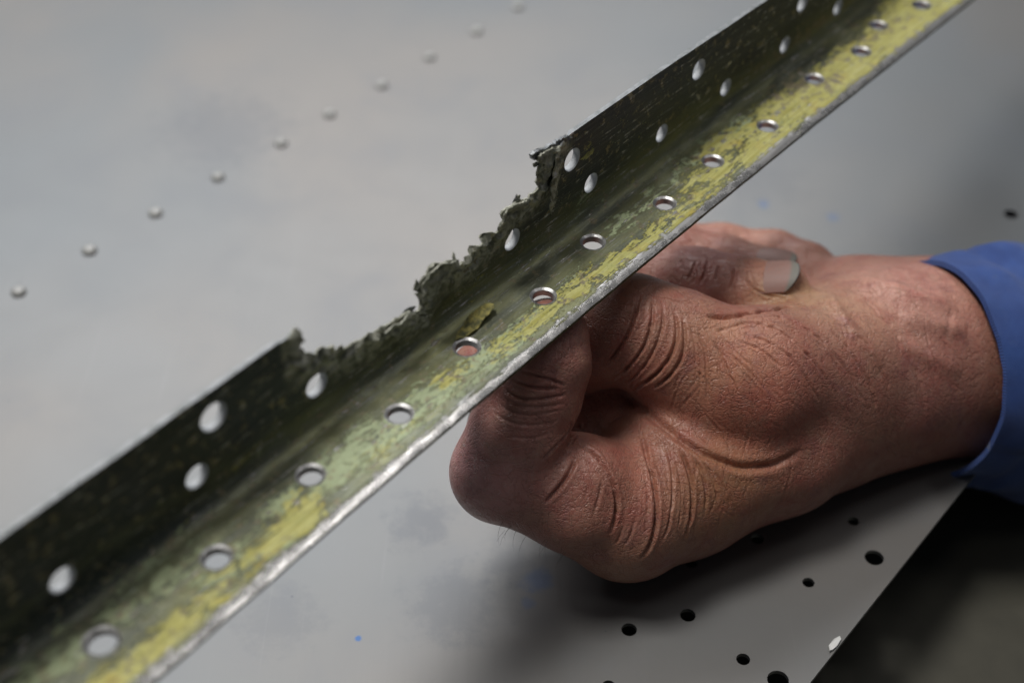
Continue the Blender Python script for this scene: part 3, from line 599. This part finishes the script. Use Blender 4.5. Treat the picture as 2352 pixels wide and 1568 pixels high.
# fine random wrinkles following the folds
for _ in range(330):
    x, y = random.uniform(1420, 2200), random.uniform(720, 1220)
    if x > 1900: a = R(random.gauss(62, 14))
    elif y > 1000: a = R(random.gauss(88, 14))
    elif x < 1600: a = R(random.gauss(118, 14))
    else: a = R(random.gauss(58, 14))
    L = random.uniform(25, 75); b = random.gauss(0, 8)
    C([(x-L*math.cos(a), y-L*math.sin(a)), (x+b, y), (x+L*math.cos(a), y+L*math.sin(a))], random.uniform(.025, .04), random.uniform(.003, .014), .4)
V += NN*np.clip(disp, -.22, .14)[:, None]
# large soft relief of the skin
me.vertices.foreach_set('co', (V*CM).astype('f4').ravel()); me.update()
tone = np.tile(np.array([.325, .150, .112]), (nv, 1)); dry = np.zeros(nv)
def paint(px, py, d, r, col, w):  # skin colouring, with highlights at wrist and shade on fingers painted in as well
    global tone
    c = P(px, py, d); k = w*np.exp(-(np.linalg.norm(V-c, axis=1)/r)**2)[:, None]; tone = tone*(1-k)+np.array(col)*k
paint(1090, 1080, 27.8, 1.2, (.60, .34, .35), .85); paint(1700, 800, 28.6, .9, (.56, .30, .20), .7); paint(1950, 740, 31, 1.2, (.56, .32, .21), .6); paint(1780, 540, 35, 1.5, (.62, .32, .24), .6); paint(1560, 640, 32, 1.1, (.26, .12, .11), .5); paint(1250, 860, 27.3, 1.2, (.34, .17, .15), .6); paint(1720, 930, 28.6, 1.2, (.52, .15, .11), .7)
paint(1460, 1110, 28.4, .6, (.45, .14, .10), .6); paint(1860, 720, 31, 1.3, (.56, .36, .22), .7); paint(1640, 1120, 29, 1.2, (.42, .23, .10), .6)
paint(1800, 700, 31, .7, (.42, .27, .12), .6); paint(1640, 610, 31.5, .8, (.34, .15, .14), .6); paint(1600, 820, 28.7, 1., (.46, .26, .15), .5)
paint(2080, 650, 31.5, 1.6, (.70, .38, .32), .7); paint(2200, 740, 32, .9, (.60, .27, .16), .5); paint(1900, 880, 30, .7, (.27, .13, .13), .55); paint(2060, 890, 31, .9, (.28, .14, .14), .5); paint(1700, 850, 28.5, .7, (.50, .25, .15), .5)
paint(1740, 545, 35, 1.6, (.52, .27, .20), .5); paint(1420, 1280, 29, 1.2, (.33, .19, .10), .5)
paint(1270, 800, 27.2, .6, (.36, .17, .15), .4)
dry = np.exp(-(np.linalg.norm(V-P(1110, 1050, 27.6), axis=1)/.9)**2)
tone = np.clip(tone*np.array([1.12, 1.08, 1.06]), 0, 1)
a = me.attributes.new('tone', 'FLOAT_COLOR', 'POINT'); a.data.foreach_set('color', np.concatenate([tone, np.ones((nv, 1))], 1).astype('f4').ravel())
a = me.attributes.new('dry', 'FLOAT', 'POINT'); a.data.foreach_set('value', dry.astype('f4'))
me.materials.clear(); me.materials.append(M_skin); me.polygons.foreach_set('use_smooth', [True]*len(me.polygons)); me.name = 'left_hand'
person = empty('person', tuple(P(2100, 840, 32)*CM)); tag(person, 'left hand in a blue work sleeve pinching the corroded bar between thumb and index finger', 'person')
child_fix(link('hand', me), person)

# fingernails: curved plates wrapped on the finger ends
def wrap_nail(a, b, r, up, u0, u1, half, label):
    al = (b-a)/np.linalg.norm(b-a); up = up-al*(up@al); up /= np.linalg.norm(up); sd = np.cross(up, al); vs, fs, tip = [], [], []; nu, nw = 22, 19
    for i in range(nu):
        u = i/(nu-1); x = u0+(u1-u0)*u
        hw = half*(1-max(0, .25-u)/.25*.35)*(1-max(0, u-.86)/.14*.22)
        for j in range(nw):
            w = j/(nw-1)*2-1; an = w*hw; xx = x+.17*(1-w*w)*u*u-.10*(1-w*w)*(1-u)**2-.1*u*u
            rr = r+.012+.03*math.sin(u*2.2)-.03*u*u; vs.append(b+al*xx+(up*math.cos(an)+sd*math.sin(an))*rr); tip.append(u)
    m = len(vs); vs += [p-up*.05 for p in vs]; tip += tip
    for i in range(nu-1):
        for j in range(nw-1): k = i*nw+j; fs.append((k, k+nw, k+nw+1, k+1)); fs.append((m+k, m+k+1, m+k+nw+1, m+k+nw))
    e = [j for j in range(nw)]+[i*nw+nw-1 for i in range(1, nu)]+[(nu-1)*nw+j for j in range(nw-2, -1, -1)]+[i*nw for i in range(nu-2, 0, -1)]
    for x, y in zip(e, e[1:]+e[:1]): fs.append((x, y, m+y, m+x))
    me = mesh('fingernail', vs, fs, [M_nail], True, 50); recalc(me)
    t = me.attributes.new('tip', 'FLOAT', 'POINT'); t.data.foreach_set('value', tip); o = child_fix(link('fingernail', me), person); o['label'] = label
upv = .62*cU-.78*cF
wrap_nail(P(1700, 679, 31.7), P(1790, 674, 31.35), .70, upv, -.62, .52, .70, 'pink nail of the curled middle finger with a grey tip')
wrap_nail(P(1660, 610, 33.8), P(1780, 632, 33.2), .61, upv, -.35, .50, .60, 'nail of the ring finger behind the middle finger')
wrap_nail(P(1220, 820, 29.9), P(1125, 865, 29.8), .84, -cU*.75-cX*.6, -.55, .80, .75, 'thumb nail edge under the bar')

# a few coarse hairs on the back of the index finger
hv, hf = [], []
hr_ = random.Random(3)
for k in range(12):
    px = hr_.uniform(1150, 1300); py = 1219+(px-1150)*.43-hr_.uniform(6, 26); p = pick(px, py)
    if p is None: continue
    d = (-cU*.8-cX*hr_.uniform(.1, .9)+cF*.2); d /= np.linalg.norm(d); cv = cX*hr_.uniform(.2, 1.0); L = hr_.uniform(.25, .62); b = len(hv)
    for q in range(6):
        u = q/5; c = p+d*L*u+cv*L*.5*u*u; rr = .0045*(1-.75*u)
        for a in range(3): hv.append(c+cX*rr*math.cos(a*2.094)+cF*rr*math.sin(a*2.094))
    for q in range(5):
        for a in range(3): x = b+q*3+a; y = b+q*3+(a+1) % 3; hf.append((x, y, y+3, x+3))
ho = child_fix(link('finger_hair', mesh('finger_hair', hv, hf, [mat_plain('hair', (.05, .04, .035), (.10, .09, .08), 5, .5)], True)), person); ho['kind'] = 'stuff'

# sleeve: a cloth tube with a folded cuff
def tube(name, path, mat, nseg=72, th=.12, hem=True):
    vs = []; uv = []; nr = len(path)
    for layer in (0, 1):
        for i, (c, ax_, r, ry) in enumerate(path):
            up = np.array([0, 0, 1.]); up = up-ax_*(up@ax_); up /= np.linalg.norm(up); sd = np.cross(ax_, up)
            for j in range(nseg):
                a = 2*math.pi*j/nseg; w = .20*mn.noise(Vector((math.cos(a)*1.9, math.sin(a)*1.9, i*.2)))*min(3, .6+i*.13)+.06*mn.noise(Vector((math.cos(a)*4, math.sin(a)*4, i*.3)))
                st_ = .06*math.exp(-((i-6)/.7)**2); rr = -th*layer+w-st_
                near = max(0, -(sd*math.cos(a)+up*math.sin(a))@cF)
                c_ = c+ax_*((.20*near-.36*math.sin(a))*max(0, 1-i/9)); vs.append(c_+sd*((r+rr)*math.cos(a))+up*((ry+rr)*math.sin(a))); uv.append((j/nseg*16, i*.25))
    fs = []; m = nr*nseg
    for i in range(nr-1):
        for j in range(nseg):
            k = (j+1) % nseg; fs.append((i*nseg+j, i*nseg+k, (i+1)*nseg+k, (i+1)*nseg+j)); fs.append((m+i*nseg+j, m+(i+1)*nseg+j, m+(i+1)*nseg+k, m+i*nseg+k))
    for j in range(nseg): k = (j+1) % nseg; fs.append((j, m+j, m+k, k))
    me = mesh(name, vs, fs, [mat], True, 60); recalc(me); u = me.uv_layers.new(name='st'); li = np.zeros(len(me.loops), int); me.loops.foreach_get('vertex_index', li); u.data.foreach_set('uv', np.array(uv)[li].astype('f4').ravel())
    return child_fix(link(name, me), person)
A0 = P(2128, 848, 32.9); A1 = P(2700, 850, 36.5); axd = (A1-A0)/np.linalg.norm(A1-A0)
path = []
for i in range(34):
    c = A0+axd*(i*.22); path.append((c, axd, 2.56+.030*i, 2.56+.030*i))
tube('sleeve', path, M_cloth)
print('verts hand', nv, 'bar', len(bme.vertices))
